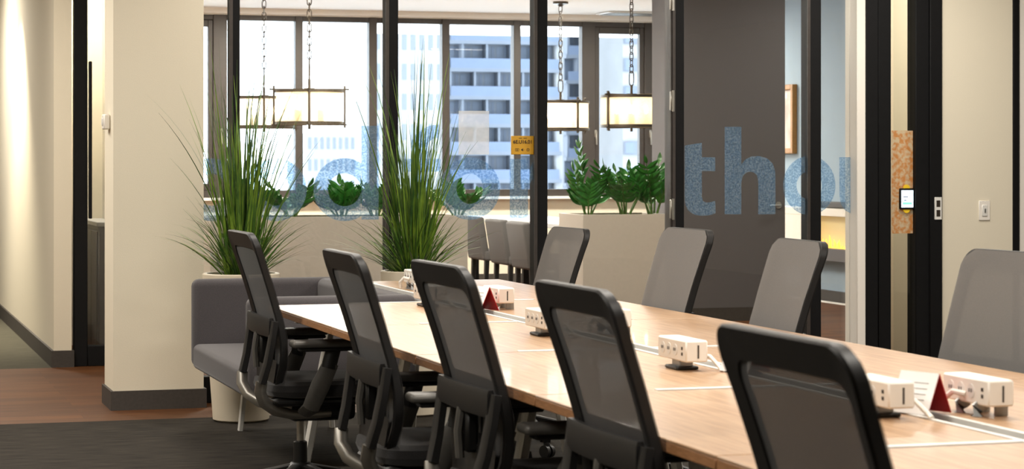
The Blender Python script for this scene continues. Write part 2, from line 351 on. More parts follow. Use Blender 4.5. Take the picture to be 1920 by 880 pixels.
for i, (a, b) in enumerate(zip(edges[:-1], edges[1:])):
    w = stroot('window_%d' % (i+1), label='dark framed office window bay')
    ml = XA(ms[i][0], WY); mr = XA(ms[i][1], WY)
    pbox('mullion', (ml, WY-.03, ZB), (mr, WY+.09, ZT), 'bronze_frame', w, .004)
    lo = a if i == 0 else XA(ms[i-1][1], WY)
    pbox('top_rail', (lo, WY-.02, ZT-.055), (ml, WY+.08, ZT), 'bronze_frame', w, .004)
    pbox('bottom_rail', (lo, WY-.02, ZB), (ml, WY+.08, ZB+.075), 'bronze_frame', w, .004)
    g0, g1, gz0, gz1 = lo, ml, ZB+.075, ZT-.055
    if i in (0, 6):
        fw = .05
        pbox('sash', (lo, WY-.01, gz0), (lo+fw, WY+.07, gz1), 'bronze_frame', w, .004); pbox('sash', (ml-fw, WY-.01, gz0), (ml, WY+.07, gz1), 'bronze_frame', w, .004)
        pbox('sash', (lo+fw, WY-.01, gz1-.07), (ml-fw, WY+.07, gz1), 'bronze_frame', w, .004); pbox('sash', (lo+fw, WY-.01, gz0), (ml-fw, WY+.07, gz0+.07), 'bronze_frame', w, .004)
        for xx in (mr-.06, lo+.0):
            h = MB().box((xx-.012, WY-.045, 1.54), (xx+.012, WY-.03, 1.62), .003).box((xx-.008, WY-.07, 1.46), (xx+.008, WY-.045, 1.60), .003).build('handle', 'silver', w)
    MB().box((g0, WY+.03, gz0), (g1, WY+.036, gz1)).build('pane', 'window_glass', w)
# ceiling air grille
g = thing('ceiling_grille', 'white slotted air grille in the lounge ceiling', 'vent', (XA(1200, 21.7), 21.7, CEIL-.004))
pbox('frame', (-.42, -.20, -.012), (.42, .20, 0), 'white_metal', g)
for k in range(7): pbox('slat', (-.38, -.165+k*.055-.008, -.02), (.38, -.165+k*.055+.008, -.012), 'grey_metal', g, 0)

# grey closet with flush door inside the lounge
CY = 16.5; cx0, cx1 = XA(1264, CY), XA(1472, CY)
sbox('wall_closet', (cx0, CY, 0), (cx1, CY+.5, CEIL), 'grey_panel', label='dark grey closet block behind the glass')
sbox('baseboard_closet', (cx0, CY-.012, 0), (cx1, CY, .11), 'base_dark')
lh = thing('door_lever', 'brushed steel lever handle on the dark grey panel', 'handle', (XA(1459, CY), CY-.002, ZA(1459, 385, CY)))
MB().lathe([(.001, 0), (.027, 0), (.027, .01), (.001, .01)], 20).build('rose', 'silver', lh).rotation_euler = (PI/2, 0, 0)
MB().sweep([(0, 0, 0), (0, -.045, 0), (-.01, -.055, 0), (-.10, -.055, -.004)], .010, n=10).build('lever', 'silver', lh)

# fireplace on the lounge right wall
fp = thing('fireplace', 'long electric fireplace with low orange flames in pale surround', 'fireplace', (RX-.016, 18.75, 0))
pbox('surround_top', (-.16, -1.25, .79), (0, 1.25, .86), 'white_wall', fp, .004); pbox('ledge', (-.20, -1.25, .39), (0, 1.25, .50), 'grey_panel', fp, .004)
pbox('surround_side', (-.16, -1.25, .50), (0, -1.12, .79), 'white_wall', fp, .002); pbox('surround_side', (-.16, .0, .50), (0, 1.25, .79), 'white_wall', fp, .002)
pbox('glow_panel', (-.03, -1.12, .50), (-.01, .0, .79), 'ember_panel', fp, 0)
fl = MB()
for k in range(18):
    y = -1.08+k*.058+random.uniform(-.01, .01); h = random.choice((.03, .05, .08, .12)); x = -.09+random.uniform(-.02, .02)
    fl.sweep([(x, y, .50), (x, y+random.uniform(-.01, .01), .50+h*.5), (x, y+random.uniform(-.015, .015), .50+h)], [.014, .010, .001], n=6)
fo = fl.build('flames', 'flame', fp); fo['kind'] = 'stuff'
pbox('glow_bar', (-.10, -1.10, .50), (-.08, .0, .508), 'flame', fp, 0)
tag(MB().box((RX-.12, 17.9, .862), (RX-.05, 18.9, .92), .01).build('sound_bar', 'base_dark'), 'dark low bar standing on the fireplace top', 'speaker')
pf = thing('picture_frame', 'oak framed picture on the blue grey lounge wall', 'picture', (RX-.001, 20.03, 1.69))
for lo, hi in (((-.05, -.75, -.33), (0, -.70, .33)), ((-.05, .70, -.33), (0, .75, .33)), ((-.05, -.70, .28), (0, .70, .33)), ((-.05, -.70, -.33), (0, .70, -.28))): pbox('frame_bar', lo, hi, 'oak_frame', pf, .004)
pbox('print', (-.03, -.70, -.28), (-.02, .70, .28), 'print_paper', pf, 0); pbox('mount_border', (-.0325, -.60, .20), (-.031, .60, .25), 'white_wall', pf, 0)

# ------------------------------------------------------------------ lettering on the partition
YL = GY-.012
def fl_obj(name, polys, label):
    mb = MB()
    for p in polys:
        if isinstance(p, tuple):     # (outer, inner) rings of equal length
            A = [Vector((XA(x, YL), YL, ZA(x, y, YL))) for x, y in p[0]]; B = [Vector((XA(x, YL), YL, ZA(x, y, YL))) for x, y in p[1]]
            d = Vector((0, .0015, 0)); mb.strip(A, B); mb.strip([a+d for a in A], [b+d for b in B]); mb.strip(A, [a+d for a in A]); mb.strip(B, [b+d for b in B])
        else: mb.poly_prism([(XA(x, YL), YL, ZA(x, y, YL)) for x, y in p], (0, .0015, 0))
    return tag(mb.build(name, 'frost_film', None, False), label, 'letter', 'frosted letters across the glass')
def el(cx, cy, rx, ry, a0=0, a1=360, n=48):
    return [(cx+rx*math.cos(math.radians(a0+(a1-a0)*i/n)), cy+ry*math.sin(math.radians(a0+(a1-a0)*i/n))) for i in range(n+(0 if abs(a1-a0) == 360 else 1))]
def ring(cx, cy, rx, ry, ix, iy): return (el(cx, cy, rx, ry), el(cx, cy, ix, iy))
def cring(cx, cy, rx, ry, ix, iy, a0, a1, n=28):
    return el(cx, cy, rx, ry, a0, a1, n)+el(cx, cy, ix, iy, a1, a0, n)
def rect(a, b, c, d): return [(a, b), (c, b), (c, d), (a, d)]
fl_obj('letter_o', [ring(397, 356, 58, 59, 27, 30)], 'frosted blue letter o beside the cream column')
fl_obj('letter_o', [ring(517, 356, 58, 59, 26, 30)], 'frosted blue letter o just left of letter d')
dx = 678
a = math.degrees(math.acos((dx-646)/58)); b = math.degrees(math.acos((676.5-646)/31))
fl_obj('letter_d', [el(646, 356, 58, 59, a, 360-a, 40)+el(646, 356, 31, 31, 360-b*.9-0, b*.9, 40), rect(678, 236, 710, 412)], 'frosted blue letter d with tall stem before the partition upright')
fl_obj('letter_f', [rect(771, 262, 802, 411), rect(755, 298, 826, 322), cring(823, 276, 52, 42, 21, 18, 180, 270, 14)], 'frosted letter f behind the second tall grass plant')
fl_obj('letter_o', [ring(881, 354, 56.5, 58.5, 25, 28.5)], 'frosted blue letter o between the grass plant and orange sign')
fl_obj('letter_r', [rect(956, 298, 990, 409), [(990.2, 330), (992, 318), (998, 306), (1006, 299), (1018, 296), (1024, 297), (1024, 330), (1014, 328), (1004, 332), (996, 340), (990.2, 352)]], 'frosted blue letter r under the orange sign')
fl_obj('letter_t', [[(1284, 273), (1316, 268), (1316, 370), (1318, 377), (1324, 380), (1331, 380), (1341, 377), (1342, 400), (1330, 404), (1314, 405), (1300, 402), (1290, 394), (1285, 382), (1284, 368)], rect(1316.2, 295, 1341, 321)], 'bluish letter t over the dark grey panel')
fl_obj('letter_h', [rect(1359, 238, 1390, 402), [(1390.2, 309), (1398, 299), (1410, 293.5), (1424, 293), (1438, 297), (1448, 306), (1453, 319), (1454, 334), (1454, 402), (1422, 402), (1422, 341), (1420, 330), (1414, 323.5), (1406, 322), (1398, 325), (1392, 332), (1390.2, 341)]], 'bluish letter h over the dark grey panel')
fl_obj('letter_o', [ring(1517.5, 348, 49, 55.5, 24, 26)], 'bluish letter o crossing the upright beside the fireplace room')
fl_obj('letter_u', [[(1574, 295), (1605, 295), (1605, 364), (1606, 372), (1606, 403), (1596, 401), (1584, 394), (1576.5, 382), (1574, 364)]], 'bluish letter u cut off by the white wall stub')
tag(MB().box((XA(860, YL), YL, ZA(888, 290, YL)), (XA(917, YL), YL+.0015, ZA(888, 208, YL))).build('notice_film', 'white_film'), 'plain white square stuck on the glass above letter o', 'sticker')
# orange room sign
SY = GY-.03
sg = thing('room_sign', 'orange room sign reading 6E.U16.01 on the partition glass', 'sign', (XA(980, SY), SY, ZA(980, 272.5, SY)))
pw, ph = 22*12.3/F_PX, 17.5*12.3/F_PX
pbox('plate', (-pw, 0, -ph), (pw, .012, ph), 'orange_card', sg, .002)
def text_part(name, body, size, x, z, parent, m, y=-.0012, bold=0.):
    cu = bpy.data.curves.new(name, 'FONT'); cu.body = body; cu.size = size; cu.align_x = 'CENTER'; cu.extrude = .0006; cu.offset = bold
    o = bpy.data.objects.new(name, cu); COL.objects.link(o); bpy.context.view_layer.update()
    me = bpy.data.meshes.new_from_object(o.evaluated_get(bpy.context.evaluated_depsgraph_get())); bpy.data.objects.remove(o)
    me.materials.clear(); me.materials.append(M[m]); p = place(name, me, parent, (x, y, z), (PI/2, 0, 0)); return p
text_part('room_number', '6E.U16.01', .027, 0, .010, sg, 'ink', bold=.0004)
pbox('small_caption', (-.022, -.0012, .038), (-.004, 0, .041), 'ink', sg, 0); pbox('small_caption', (.004, -.0012, .038), (.024, 0, .041), 'ink', sg, 0)
ib = MB()
for a, b in ((-.043, -.034), (-.032, -.023)):
    ib.box((a, -.0012, -.032), (a+.0015, 0, -.018)).box((b, -.0012, -.032), (b+.0015, 0, -.018)).box((a, -.0012, -.033), (b+.0015, 0, -.0315)).box((a, -.0012, -.0195), (b+.0015, 0, -.018))
ib.build('book_icon', 'ink', sg)
MB().poly_prism([(-.009, -.0012, -.022), (-.004, -.0012, -.022), (.002, -.0012, -.017), (.002, -.0012, -.034), (-.004, -.0012, -.029), (-.009, -.0012, -.029)], (0, .0011, 0)).box((.004, -.0012, -.026), (.009, 0, -.025)).build('speaker_icon', 'ink', sg)
A = [(.031+.009*math.cos(2*PI*i/20), -.0012, -.0255+.009*math.sin(2*PI*i/20)) for i in range(20)]; B = [(.031+.0072*math.cos(2*PI*i/20), -.0012, -.0255+.0072*math.sin(2*PI*i/20)) for i in range(20)]
MB().strip(A, B).box((.028, -.0012, -.0265), (.034, 0, -.0245)).box((.030, -.0012, -.030), (.032, 0, -.021)).build('access_icon', 'ink', sg)

# ------------------------------------------------------------------ long desk table
TX0, TX1, TX2, TX3, TZ = 1.622, 2.29, 2.37, 3.03, .73
seams = [8.55, 7.40, 6.25, 5.10, 3.95, 2.80]
ordn = ['farthest', 'second from the far end', 'third from the far end', 'fourth from the far end', 'nearest']
def leg_mesh(sgn):
    return MB().sweep([(sgn*.13, 0, 0), (0, 0, .69)], .028, .016, n=8, sq=True)
def desk(x0, x1, y0, y1, label, side, far=.10, near=.10):
    cx, cy = (x0+x1)/2, (y0+y1)/2; hx, hy = (x1-x0)/2, (y1-y0)/2-.003
    t = thing('desk', label, 'desk', (cx, cy, 0), 0, 'desks forming the long table')
    MB().box((-hx, -hy, TZ-.006), (hx, hy, TZ), .0015).build('top', 'desk_wood', t)
    MB().box((-hx, -hy, TZ-.028), (hx, hy, TZ-.006), .0015).build('edge_band', 'desk_edge', t)
    # white cable cover strip at the near seam, trough half only
    s0, s1 = ((hx-.35, hx) if side < 0 else (-hx, -hx+.35))
    MB().box((s0, -hy+.0, TZ-.004), (s1, -hy+.024, TZ+.003), .001).build('seam_strip', 'white_metal', t)
    ox = -hx+.25 if side < 0 else hx-.25
    for yy in (hy-far, -hy+near):
        o = leg_mesh(side).build('leg', 'white_metal', t); o.location = (ox, yy, 0)
        o = leg_mesh(-side*.3).build('leg', 'white_metal', t); o.location = (-ox*1.1, yy, 0)
        pbox('crossbar', (-hx+.10, yy-.02, TZ-.07), (hx-.05, yy+.02, TZ-.03), 'white_metal', t, .003)
for i in range(5):
    desk(TX0, TX1, seams[i+1], seams[i], 'wood desk in the row beside the black chairs, '+ordn[i], -1, *((.04, .10), (.10, .40), (.365, .03), (.10, .10), (.10, .72))[i])
rs = [10.10, 8.55, 7.40, 6.25, 5.10, 3.95]
for i in range(5):
    desk(TX2, TX3, rs[i+1], rs[i], 'wood desk in the row along the grey chairs, '+ordn[i], 1, .04 if i == 2 else .10)
tr = thing('cable_trough', 'long grey metal cable trough running between the desk rows', 'trough', (0, 0, 0))
MB().box((TX1+.002, 2.8, TZ-.06), (TX2-.002, 8.55, TZ-.03), .001).build('channel', 'grey_metal', tr)
pbox('rail', (TX1+.001, 2.8, TZ-.03), (TX1+.014, 8.55, TZ+.003), 'white_metal', tr, .001); pbox('rail', (TX2-.014, 2.8, TZ-.03), (TX2-.001, 10.1, TZ+.003), 'white_metal', tr, .001)
pbox('cover', (TX1+.02, 2.8, TZ-.028), (TX2-.02, 8.55, TZ-.012), 'grey_metal', tr, .001)
pbox('beam', (TX1+.01, 2.9, TZ-.12), (TX2-.01, 8.5, TZ-.062), 'white_metal', tr, .003)
pbox('end_strip', (TX1-.34, 8.549, TZ-.02), (TX1+.014, 8.565, TZ+.003), 'white_metal', tr, .001)

# power boxes
def power_box(side):
    t = thing('power_box', 'x', 'power outlet', (0, 0, 0), 0, 'desktop power boxes along the trough')
    b = MB().box((-.032, -.105, .026), (.032, .105, .084), .004).build('housing', 'white_plastic', t)
    for k in range(3):
        oo = MB().lathe([(.001, 0), (.016, 0), (.016, .0015), (.001, .0015)], 14).build('socket', 'white_metal', b); oo.location = (-.0335, .065-k*.046, .055); oo.rotation_euler = (0, PI/2, 0)
        for s_ in (-1, 1): pbox('slot', (-.0355, .065-k*.046+s_*.005-.001, .052), (-.0333, .065-k*.046+s_*.005+.001, .060), 'cabinet_grey', b, 0)
    for z in (.047, .062): pbox('usb_port', (-.0335, -.082, z-.004), (-.0318, -.074, z+.004), 'ink', b, 0)
    pbox('switch', (.002, -.1065, .036), (.006, -.1048, .072), 'ink', b, 0)
    if side > 0:
        for k, yy in enumerate((-.05, .03)):
            MB().sweep([(-.03, yy, 0), (-.028, yy, .018), (-.012, yy, .03)], .006, .016, n=8, sq=True).sweep([(.03, yy, 0), (.03, yy, .03)], .006, .016, n=8, sq=True).build('foot', 'grey_metal', t)
        MB().sweep([(-.06, .05, .004), (-.065, .04, .03), (-.052, .02, .05), (-.031, .0, .045)], .007, n=8).build('cable', 'white_plastic', t)
    else:
        pbox('clamp', (-.02, -.03, 0), (.02, .03, .027), 'grey_metal', t, .003); pbox('clamp_base', (-.035, -.045, 0), (.03, .045, .010), 'chair_black', t, .003)
        MB().sweep([(.03, -.02, .04), (.06, -.05, .036), (.07, -.09, .012), (.07, -.11, .004)], .006, n=8).build('cable', 'white_plastic', t)
    return t
pr = {-1: power_box(-1), 1: power_box(1)}; used = {-1: 0, 1: 0}
for side, x, y, lab in ((-1, 2.225, 4.46, 'cream power box left of the trough, nearest and half behind the front chair'), (1, 2.452, 4.43, 'cream power box on arched feet nearest the right edge'),
                        (-1, 2.21, 5.62, 'cream power box with sockets beside the middle white and red tent card'), (1, 2.43, 5.66, 'cream power box hidden behind the front black chair'),
                        (-1, 2.20, 6.82, 'cream power box with sockets touching the fourth black chair outline'), (1, 2.44, 6.84, 'cream power box end peeking right of the fourth black chair'),
                        (-1, 2.21, 8.32, 'cream power box peeking left of the third black chair'), (1, 2.43, 8.10, 'cream power box with bent cable beside the far red tent card'),
                        (1, 2.45, 9.42, 'cream power box on arched feet by the second tall grass plant')):
    o = pr[side] if not used[side] else copy_tree(pr[side]); used[side] = 1
    o.location = (x, y, TZ+.0005); o['label'] = lab
# tent cards
def tent():
    t = thing('tent_card', 'x', 'tent card', (0, 0, 0), 0, 'red and white tent cards')
    h, w, l = .088, .040, .055
    for nm, sx, e0, e1, m in (('white_panel', -1, .0006, .0022, 'paper'), ('inner_panel', -1, -.0010, .0005, 'red_card'), ('outer_panel', 1, -.0010, .0012, 'red_card')):
        MB().poly_prism([(sx*(w+e0), -l, 0), (sx*(w+e1), -l, 0), (sx*e1, -l, h+e1), (sx*e0, -l, h+e0)], (0, 2*l, 0)).build(nm, m, t, False)
    for k in range(4):
        zz = .03+k*.012; xx = -(w*(1-zz/h))-.0028
        MB().box((xx-.0006, -.035, zz), (xx+.0004, .03-k*.008, zz+.002)).build('text_line', 'counter_grey', t)
    MB().poly_prism([(-w, l-.002, 0), (w, l-.002, 0), (0, l-.002, h)], (0, .0015, 0)).build('back_flap', 'red_card', t, False)
    return t
tc0 = tent()
for i, (x, y, lab) in enumerate(((2.33, 5.47, 'white and red tent card by the middle power box'), (2.33, 4.47, 'white and red tent card by the nearest power box'), (2.33, 7.98, 'red tent card end peeking beside the third black chair'))):
    o = tc0 if i == 0 else copy_tree(tc0); o.location = (x, y, TZ+.004); o['label'] = lab; o.rotation_euler = (0, 0, math.radians((20, 22, 14)[i]))

# ------------------------------------------------------------------ task chairs
def xb(z):
    pts = [(.40, -.150), (.48, -.150), (.58, -.140), (.66, -.145), (.74, -.165), (.84, -.195), (.94, -.228), (1.04, -.262)]
    for (a, p), (b, q) in zip(pts[:-1], pts[1:]):
        if z <= b: u = (z-a)/(b-a); return p+(q-p)*u
    return pts[-1][1]
def hw(z): 
    pts = [(.42, .190), (.52, .222), (.65, .235), (.80, .236), (1.04, .250)]
    for (a, p), (b, q) in zip(pts[:-1], pts[1:]):
        if z <= b: return p+(q-p)*max(0, (z-a)/(b-a))
    return pts[-1][1]
def outline(inset, inset_top, z0, z1, rt, rb, n=7):
    out = []
    def corner(cy, cz, r, a0):
        for i in range(n+1):
            a = math.radians(a0+90*i/n); out.append((cy+r*math.cos(a), cz+r*math.sin(a)))
    zt, zb = z1-inset_top, z0+inset_top
    wt, wb = hw(zt)-inset, hw(zb)-inset
    corner(wt-rt, zt-rt, rt, 0); corner(-wt+rt, zt-rt, rt, 90)
    for k in range(1, 10):
        z = zt-rt+(zb+rb-zt+rt)*k/10; out.append((-hw(z)+inset, z))
    corner(-wb+rb, zb+rb, rb, 180); corner(wb-rb, zb+rb, rb, 270)
    for k in range(1, 10):
        z = zb+rb+(zt-rt-zb-rb)*k/10; out.append((hw(z)-inset, z))
    return out
def bow(y): return .10*y*y*4*.25
def make_chair():
    t = thing('task_chair', 'x', 'chair')
    O = outline(0, 0, .42, 1.035, .055, .07); I = outline(.040, .058, .42, 1.035, .035, .05)
    def mp(P, dx): return [Vector((xb(z)+dx+bow(y), y, z)) for y, z in P]
    fr = MB(); A, B, C, D = mp(O, -.014), mp(I, -.012), mp(O, .006), mp(I, .004)
    Om = [((y*.985), z-(.004 if z > .7 else -.004)) for y, z in O]; A2 = mp(Om, -.020)
    fr.strip(C, A).strip(A, A2).strip(A2, B).strip(B, D).strip(D, C)
    fr.build('back_frame', 'chair_frame', t)
    def panel(dx, ins, m, name):
        mb = MB(); rows, cols = 26, 10; vs = []
        z0, z1 = .42+ins, 1.035-ins
        for i in range(rows+1):
            z = z0+(z1-z0)*i/rows; w = hw(z)-ins
            r = .055; dz = max(0, z-(z1-r)); w -= r-math.sqrt(max(0, r*r-dz*dz)); dz = max(0, (z0+r)-z); w -= r-math.sqrt(max(0, r*r-dz*dz))
            for j in range(cols+1):
                y = -w+2*w*j/cols; vs.append((xb(z)+dx+bow(y), y, z))
        c = cols+1
        mb.add(vs, [(i*c+j, i*c+j+1, (i+1)*c+j+1, (i+1)*c+j) for i in range(rows) for j in range(cols)])
        return mb.build(name, m, t)
    panel(.010, .002, 'mesh_front', 'mesh_front'); panel(-.008, .02, 'mesh_rear', 'mesh_rear')
    # rear hoop
    band = [(-.150+xb(.69)*.0-.035-.012*math.cos(y/.2*1.3), y, .69+.0*y) for y in [(-.222+.0444*k) for k in range(11)]]
    MB().sweep(band, .010, .036, n=8, sq=True).build('hoop_band', 'chair_frame', t)
    for s in (-1, 1):
        up = MB().sweep([(-.176, s*.226, .715), (-.186, s*.224, .64), (-.200, s*.214, .56), (-.218, s*.200, .49)], [.026, .026, .027, .025], [.013, .013, .013, .014], n=8, sq=True, up=(1, 0, 0)).build('upright', 'chair_frame', t)
        MB().sweep([(-.218, s*.200, .495), (-.222, s*.188, .455), (-.205, s*.168, .415), (-.16, s*.145, .382), (-.09, s*.12, .362), (.0, s*.10, .358), (.06, s*.09, .36)], [.022, .023, .023, .022, .02, .018, .016], [.013, .014, .015, .014, .013, .012, .012], n=8, up=(0, 1, 0)).build('j_arm', 'silver', t)
        up2 = MB().sweep([(-.06, s*.20, .375), (-.05, s*.262, .40), (-.02, s*.282, .48), (.02, s*.285, .565)], [.028, .032, .036, .03], [.014, .015, .016, .015], n=10, up=(0, 1, 0)).build('arm_post', 'chair_grey', t)
        MB().sweep([(.01, s*.285, .545), (.03, s*.285, .62)], .028, .020, n=10, up=(0, 1, 0)).build('arm_sleeve', 'chair_black', t)
        ap = MB().box((-.13, s*.29-.045, .622), (.13, s*.29+.045, .648), .012, seg=3).build('arm_pad', 'chair_grey', t)
        MB().box((-.10, s*.29-.03, .608), (.12, s*.29+.03, .622), .004).build('pad_bracket', 'chair_black', ap)
    # lumbar unit with nested ribs
    lum = MB().box((-.192, -.03, .545), (-.158, .03, .665), .008).build('lumbar_block', 'chair_black', t)
    for k, r in enumerate((.055, .085, .115)):
        MB().sweep([(-.158+.002*k, -r, .69), (-.160, -r, .60-.02*k), (-.160, -r*.75, .565-.02*k), (-.160, 0, .555-.022*k), (-.160, r*.75, .565-.02*k), (-.160, r, .60-.02*k), (-.158, r, .69)], .006, n=6).build('lumbar_rib', 'chair_frame', lum)
    MB().sweep([(-.196, 0, .66), (-.205, 0, .60), (-.20, 0, .53)], .012, n=8).build('lumbar_knob', 'chair_grey', lum)
    sh = MB(); vs = []; rows, cols = 10, 8
    for i in range(rows+1):
        z = .432+.135*i/rows; w = hw(z)*.80*(1-.35*max(0, 1-i/3)**2)
        for j in range(cols+1):
            y = -w+2*w*j/cols; vs.append((xb(z)-.022+bow(y), y, z))
    sh.add(vs, [(i*9+j, i*9+j+1, (i+1)*9+j+1, (i+1)*9+j) for i in range(rows) for j in range(cols)]); sh.build('lower_back_shell', 'chair_frame', t)
    # seat
    st = MB(); Lp = []
    def ring_(z, g, rf):
        R = []; pts = 32
        for k in range(pts):
            a = 2*PI*k/pts; c, s = math.cos(a), math.sin(a); e = .42
            x = .045+(.235-g)*math.copysign(abs(c)**e, c); y = (.245-g)*math.copysign(abs(s)**e, s)
            R.append(Vector((x, y, z-(.030*max(0, (x-.16)/.12)**2)*rf)))
        return R
    Rs = [ring_(.430, .03, 1), ring_(.436, .008, 1), ring_(.455, 0, 1), ring_(.478, .004, 1), ring_(.490, .03, 1), ring_(.493, .08, 1), ring_(.489, .14, 1)]
    for a_, b_ in zip(Rs[:-1], Rs[1:]): st.strip(a_, b_)
    st.f.append(tuple(range(len(st.v)-32, len(st.v)))); st.f.append(tuple(range(32))); st.build('seat', 'seat_fabric', t)
    MB().box((-.17, -.21, .40), (.25, .21, .432), .012).build('seat_pan', 'chair_black', t)
    MB().box((-.09, -.09, .33), (.16, .09, .402), .02, seg=2).build('tilt_mechanism', 'chair_black', t)
    MB().sweep([(.10, -.09, .37), (.10, -.24, .385)], .007, n=8).build('lever', 'chair_black', t)
    BX = -.035
    MB().lathe([(.014, .23), (.014, .335)], 14, (BX, 0, 0)).build('gas_cylinder', 'silver', t)
    MB().lathe([(.027, .11), (.026, .245), (.018, .25)], 16, (BX, 0, 0)).build('cylinder_sleeve', 'chair_black', t)
    MB().lathe([(.03, .10), (.05, .115), (.05, .155), (.034, .17)], 16, (BX, 0, 0)).build('base_hub', 'chair_black', t)
    leg = MB().sweep([(.03, 0, .148), (.16, 0, .122), (.305, 0, .075)], [.026, .022, .016], [.018, .014, .012], n=8, sq=True).mesh('base_leg', 'chair_black')
    cas = MB().sweep([(0, -.024, 0), (0, -.006, 0)], .029, n=14, up=(0, 0, 1)).sweep([(0, .006, 0), (0, .024, 0)], .029, n=14).box((-.02, -.005, 0), (.015, .005, .04), .002).mesh('caster', 'chair_black')
    for k in range(5):
        an = 2*PI*k/5+.3; l = place('base_leg', leg, t, (BX, 0, 0), (0, 0, an)); place('caster', cas, l, (.305, 0, .0295), (0, 0, .5))
    return t
ch = make_chair(); first = True
for x, y, rz, s, lab, g in (
        (1.70, 8.13, 0, 1.0, 'black mesh task chair nearest the grey sofa', 'L'), (1.665, 6.27, -1, 1.0, 'black mesh task chair second from the sofa', 'L'),
        (1.745, 5.50, 1, 1.0, 'black mesh task chair third from the sofa', 'L'), (1.757, 4.45, 0, 1.0, 'black mesh task chair fourth from the sofa', 'L'),
        (1.645, 3.12, 0, 1.0, 'large blurred black mesh task chair nearest the camera', 'L'),
        (2.93, 9.45, 182, .96, 'grey mesh task chair at the far end by the planter', 'R'), (2.895, 7.95, 180, 1.0, 'grey mesh task chair in front of the dark grey panel left', 'R'),
        (2.93, 7.0, 176, .99, 'grey mesh task chair in front of the upright by the fireplace', 'R'), (3.02, 5.68, 184, 1.0, 'grey mesh task chair at the right edge below light switch', 'R')):
    o = ch if first else copy_tree(ch); first = False
    o.location = (x, y, 0); o.rotation_euler = (0, 0, math.radians(rz)); o.scale = (s, s, s); o['label'] = lab; o['group'] = 'task chairs around the long table'

# ------------------------------------------------------------------ sofa
sf = thing('sofa', 'charcoal fabric two seat sofa with high square arms', 'sofa', (1.63, 9.02, 0))
def rpanel(x0, x1, y0, y1, z0, z1, name, bev=.035): return MB().box((x0, y0, z0), (x1, y1, z1), bev, seg=4).build(name, 'sofa_fabric', sf)
rpanel(0, .72, 0, .10, .31, .73, 'arm'); rpanel(0, .72, 1.46, 1.56, .31, .73, 'arm'); rpanel(.60, .718, .07, 1.49, .31, .728, 'backrest')
rpanel(-.005, .63, .095, 1.465, .305, .425, 'seat_cushion', .03)
MB().box((.08, .05, .29), (.70, 1.51, .325), .01).build('base', 'sofa_fabric', sf)
for x, y, dx_ in ((.26, 1.49, -.03), (.26, .09, -.03), (.66, 1.49, .02), (.66, .09, .02)):
    l = MB().sweep([(dx_, 0, 0), (0, 0, .295)], .018, .012, n=8, sq=True).build('leg', 'white_metal', sf); l.location = (x, y, 0)

# ------------------------------------------------------------------ tall grass plants in pots
def pot(loc, rb, rt, h, label):
    p = thing('plant_pot', label, 'pot', loc)
    MB().lathe([(rb*.9, 0), (rb, .01), (rt, h-.004), (rt-.004, h), (rt-.022, h), (rt-.03, h-.06)], 40, cap=True).build('shell', 'pot_white', p)
    MB().lathe([(.001, h-.05), (rt-.028, h-.05), (rt-.028, h-.045), (.001, h-.042)], 24).build('soil', 'soil', p)
def blade(mb, base, az, L, lean, droop, w, n=8):
    p = Vector(base); th = lean; hd = Vector((math.cos(az), math.sin(az), 0)); sd = Vector((-hd.y, hd.x, 0)); vs = []
    tw = random.uniform(-1, 1); side = (sd*math.cos(tw)+hd*math.sin(tw))
    for i in range(n+1):
        u = i/n; ww = w*(1-u**2.2)*(.6+.4*min(1, u*4))+.0004
        vs += [p-side*ww, p+side*ww]
        p = p+(hd*math.sin(th)+Vector((0, 0, 1))*math.cos(th))*(L/n); th += droop/n*(.4+1.2*u)
    mb.add(vs, [(2*i, 2*i+1, 2*i+3, 2*i+2) for i in range(n)])
def grass(loc, z0, label, tall, extra):
    g = thing('grass_plant', label, 'plant', loc)
    for nm, m, cnt in (('tall_blades', 'grass_dark', 95), ('tall_blades', 'grass_green', 95)):
        mb = MB()
        for _ in range(cnt):
            r = .075*math.sqrt(random.random()); a = random.uniform(0, 2*PI)
            L = tall*(random.uniform(.40, .78) if random.random() < .85 else random.uniform(.75, 1.1))
            blade(mb, (r*math.cos(a), r*math.sin(a), z0), a+random.uniform(-.9, .9), L, abs(random.gauss(.03, .12)), random.uniform(-.1, .55), random.uniform(.0035, .0065))
        o = mb.build(nm, m, g); o['kind'] = 'stuff'
    for m in ('grass_green', 'grass_dark'):
        mb = MB()
        for _ in range(130):
            r = .07*math.sqrt(random.random()); a = random.uniform(0, 2*PI)
            blade(mb, (r*math.cos(a), r*math.sin(a), z0), a+random.uniform(-.5, .5), random.uniform(.24, .50), random.uniform(.15, .95), random.uniform(.3, 1.4), random.uniform(.0025, .0042))
        o = mb.build('low_blades', m, g); o['kind'] = 'stuff'
    mb = MB()
    for az, L, lean, droop in extra: blade(mb, (0, 0, z0), az, L, lean, droop, .0045, 12)
    o = mb.build('arching_blades', 'grass_dark', g); o['kind'] = 'stuff'
PY = 10.93
p1 = (XA(452, PY), PY, 0); p2 = (XA(774, PY), PY, 0)
pot(p1, .140, .192, .735, 'tall white tapered pot behind the grey sofa'); pot(p2, .140, .165, .735, 'white tapered pot behind the far desk end')
grass(p1, .69, 'tall spiky grass plant in the pot behind the sofa', 1.16, [(3.1, 1.08, .22, .75), (3.3, .95, .30, .5), (2.9, .72, .35, .5), (.1, .75, .35, .35), (.2, .62, .45, .35), (3.0, .55, .7, 1.2), (6.1, .5, .8, 1.1)])
grass(p2, .69, 'tall spiky grass plant behind the far desk end', 1.12, [(3.0, .9, .12, .3), (.1, .8, .3, .5), (.3, .7, .4, .6), (3.2, .5, .8, 1.2), (6.0, .5, .8, .8)])

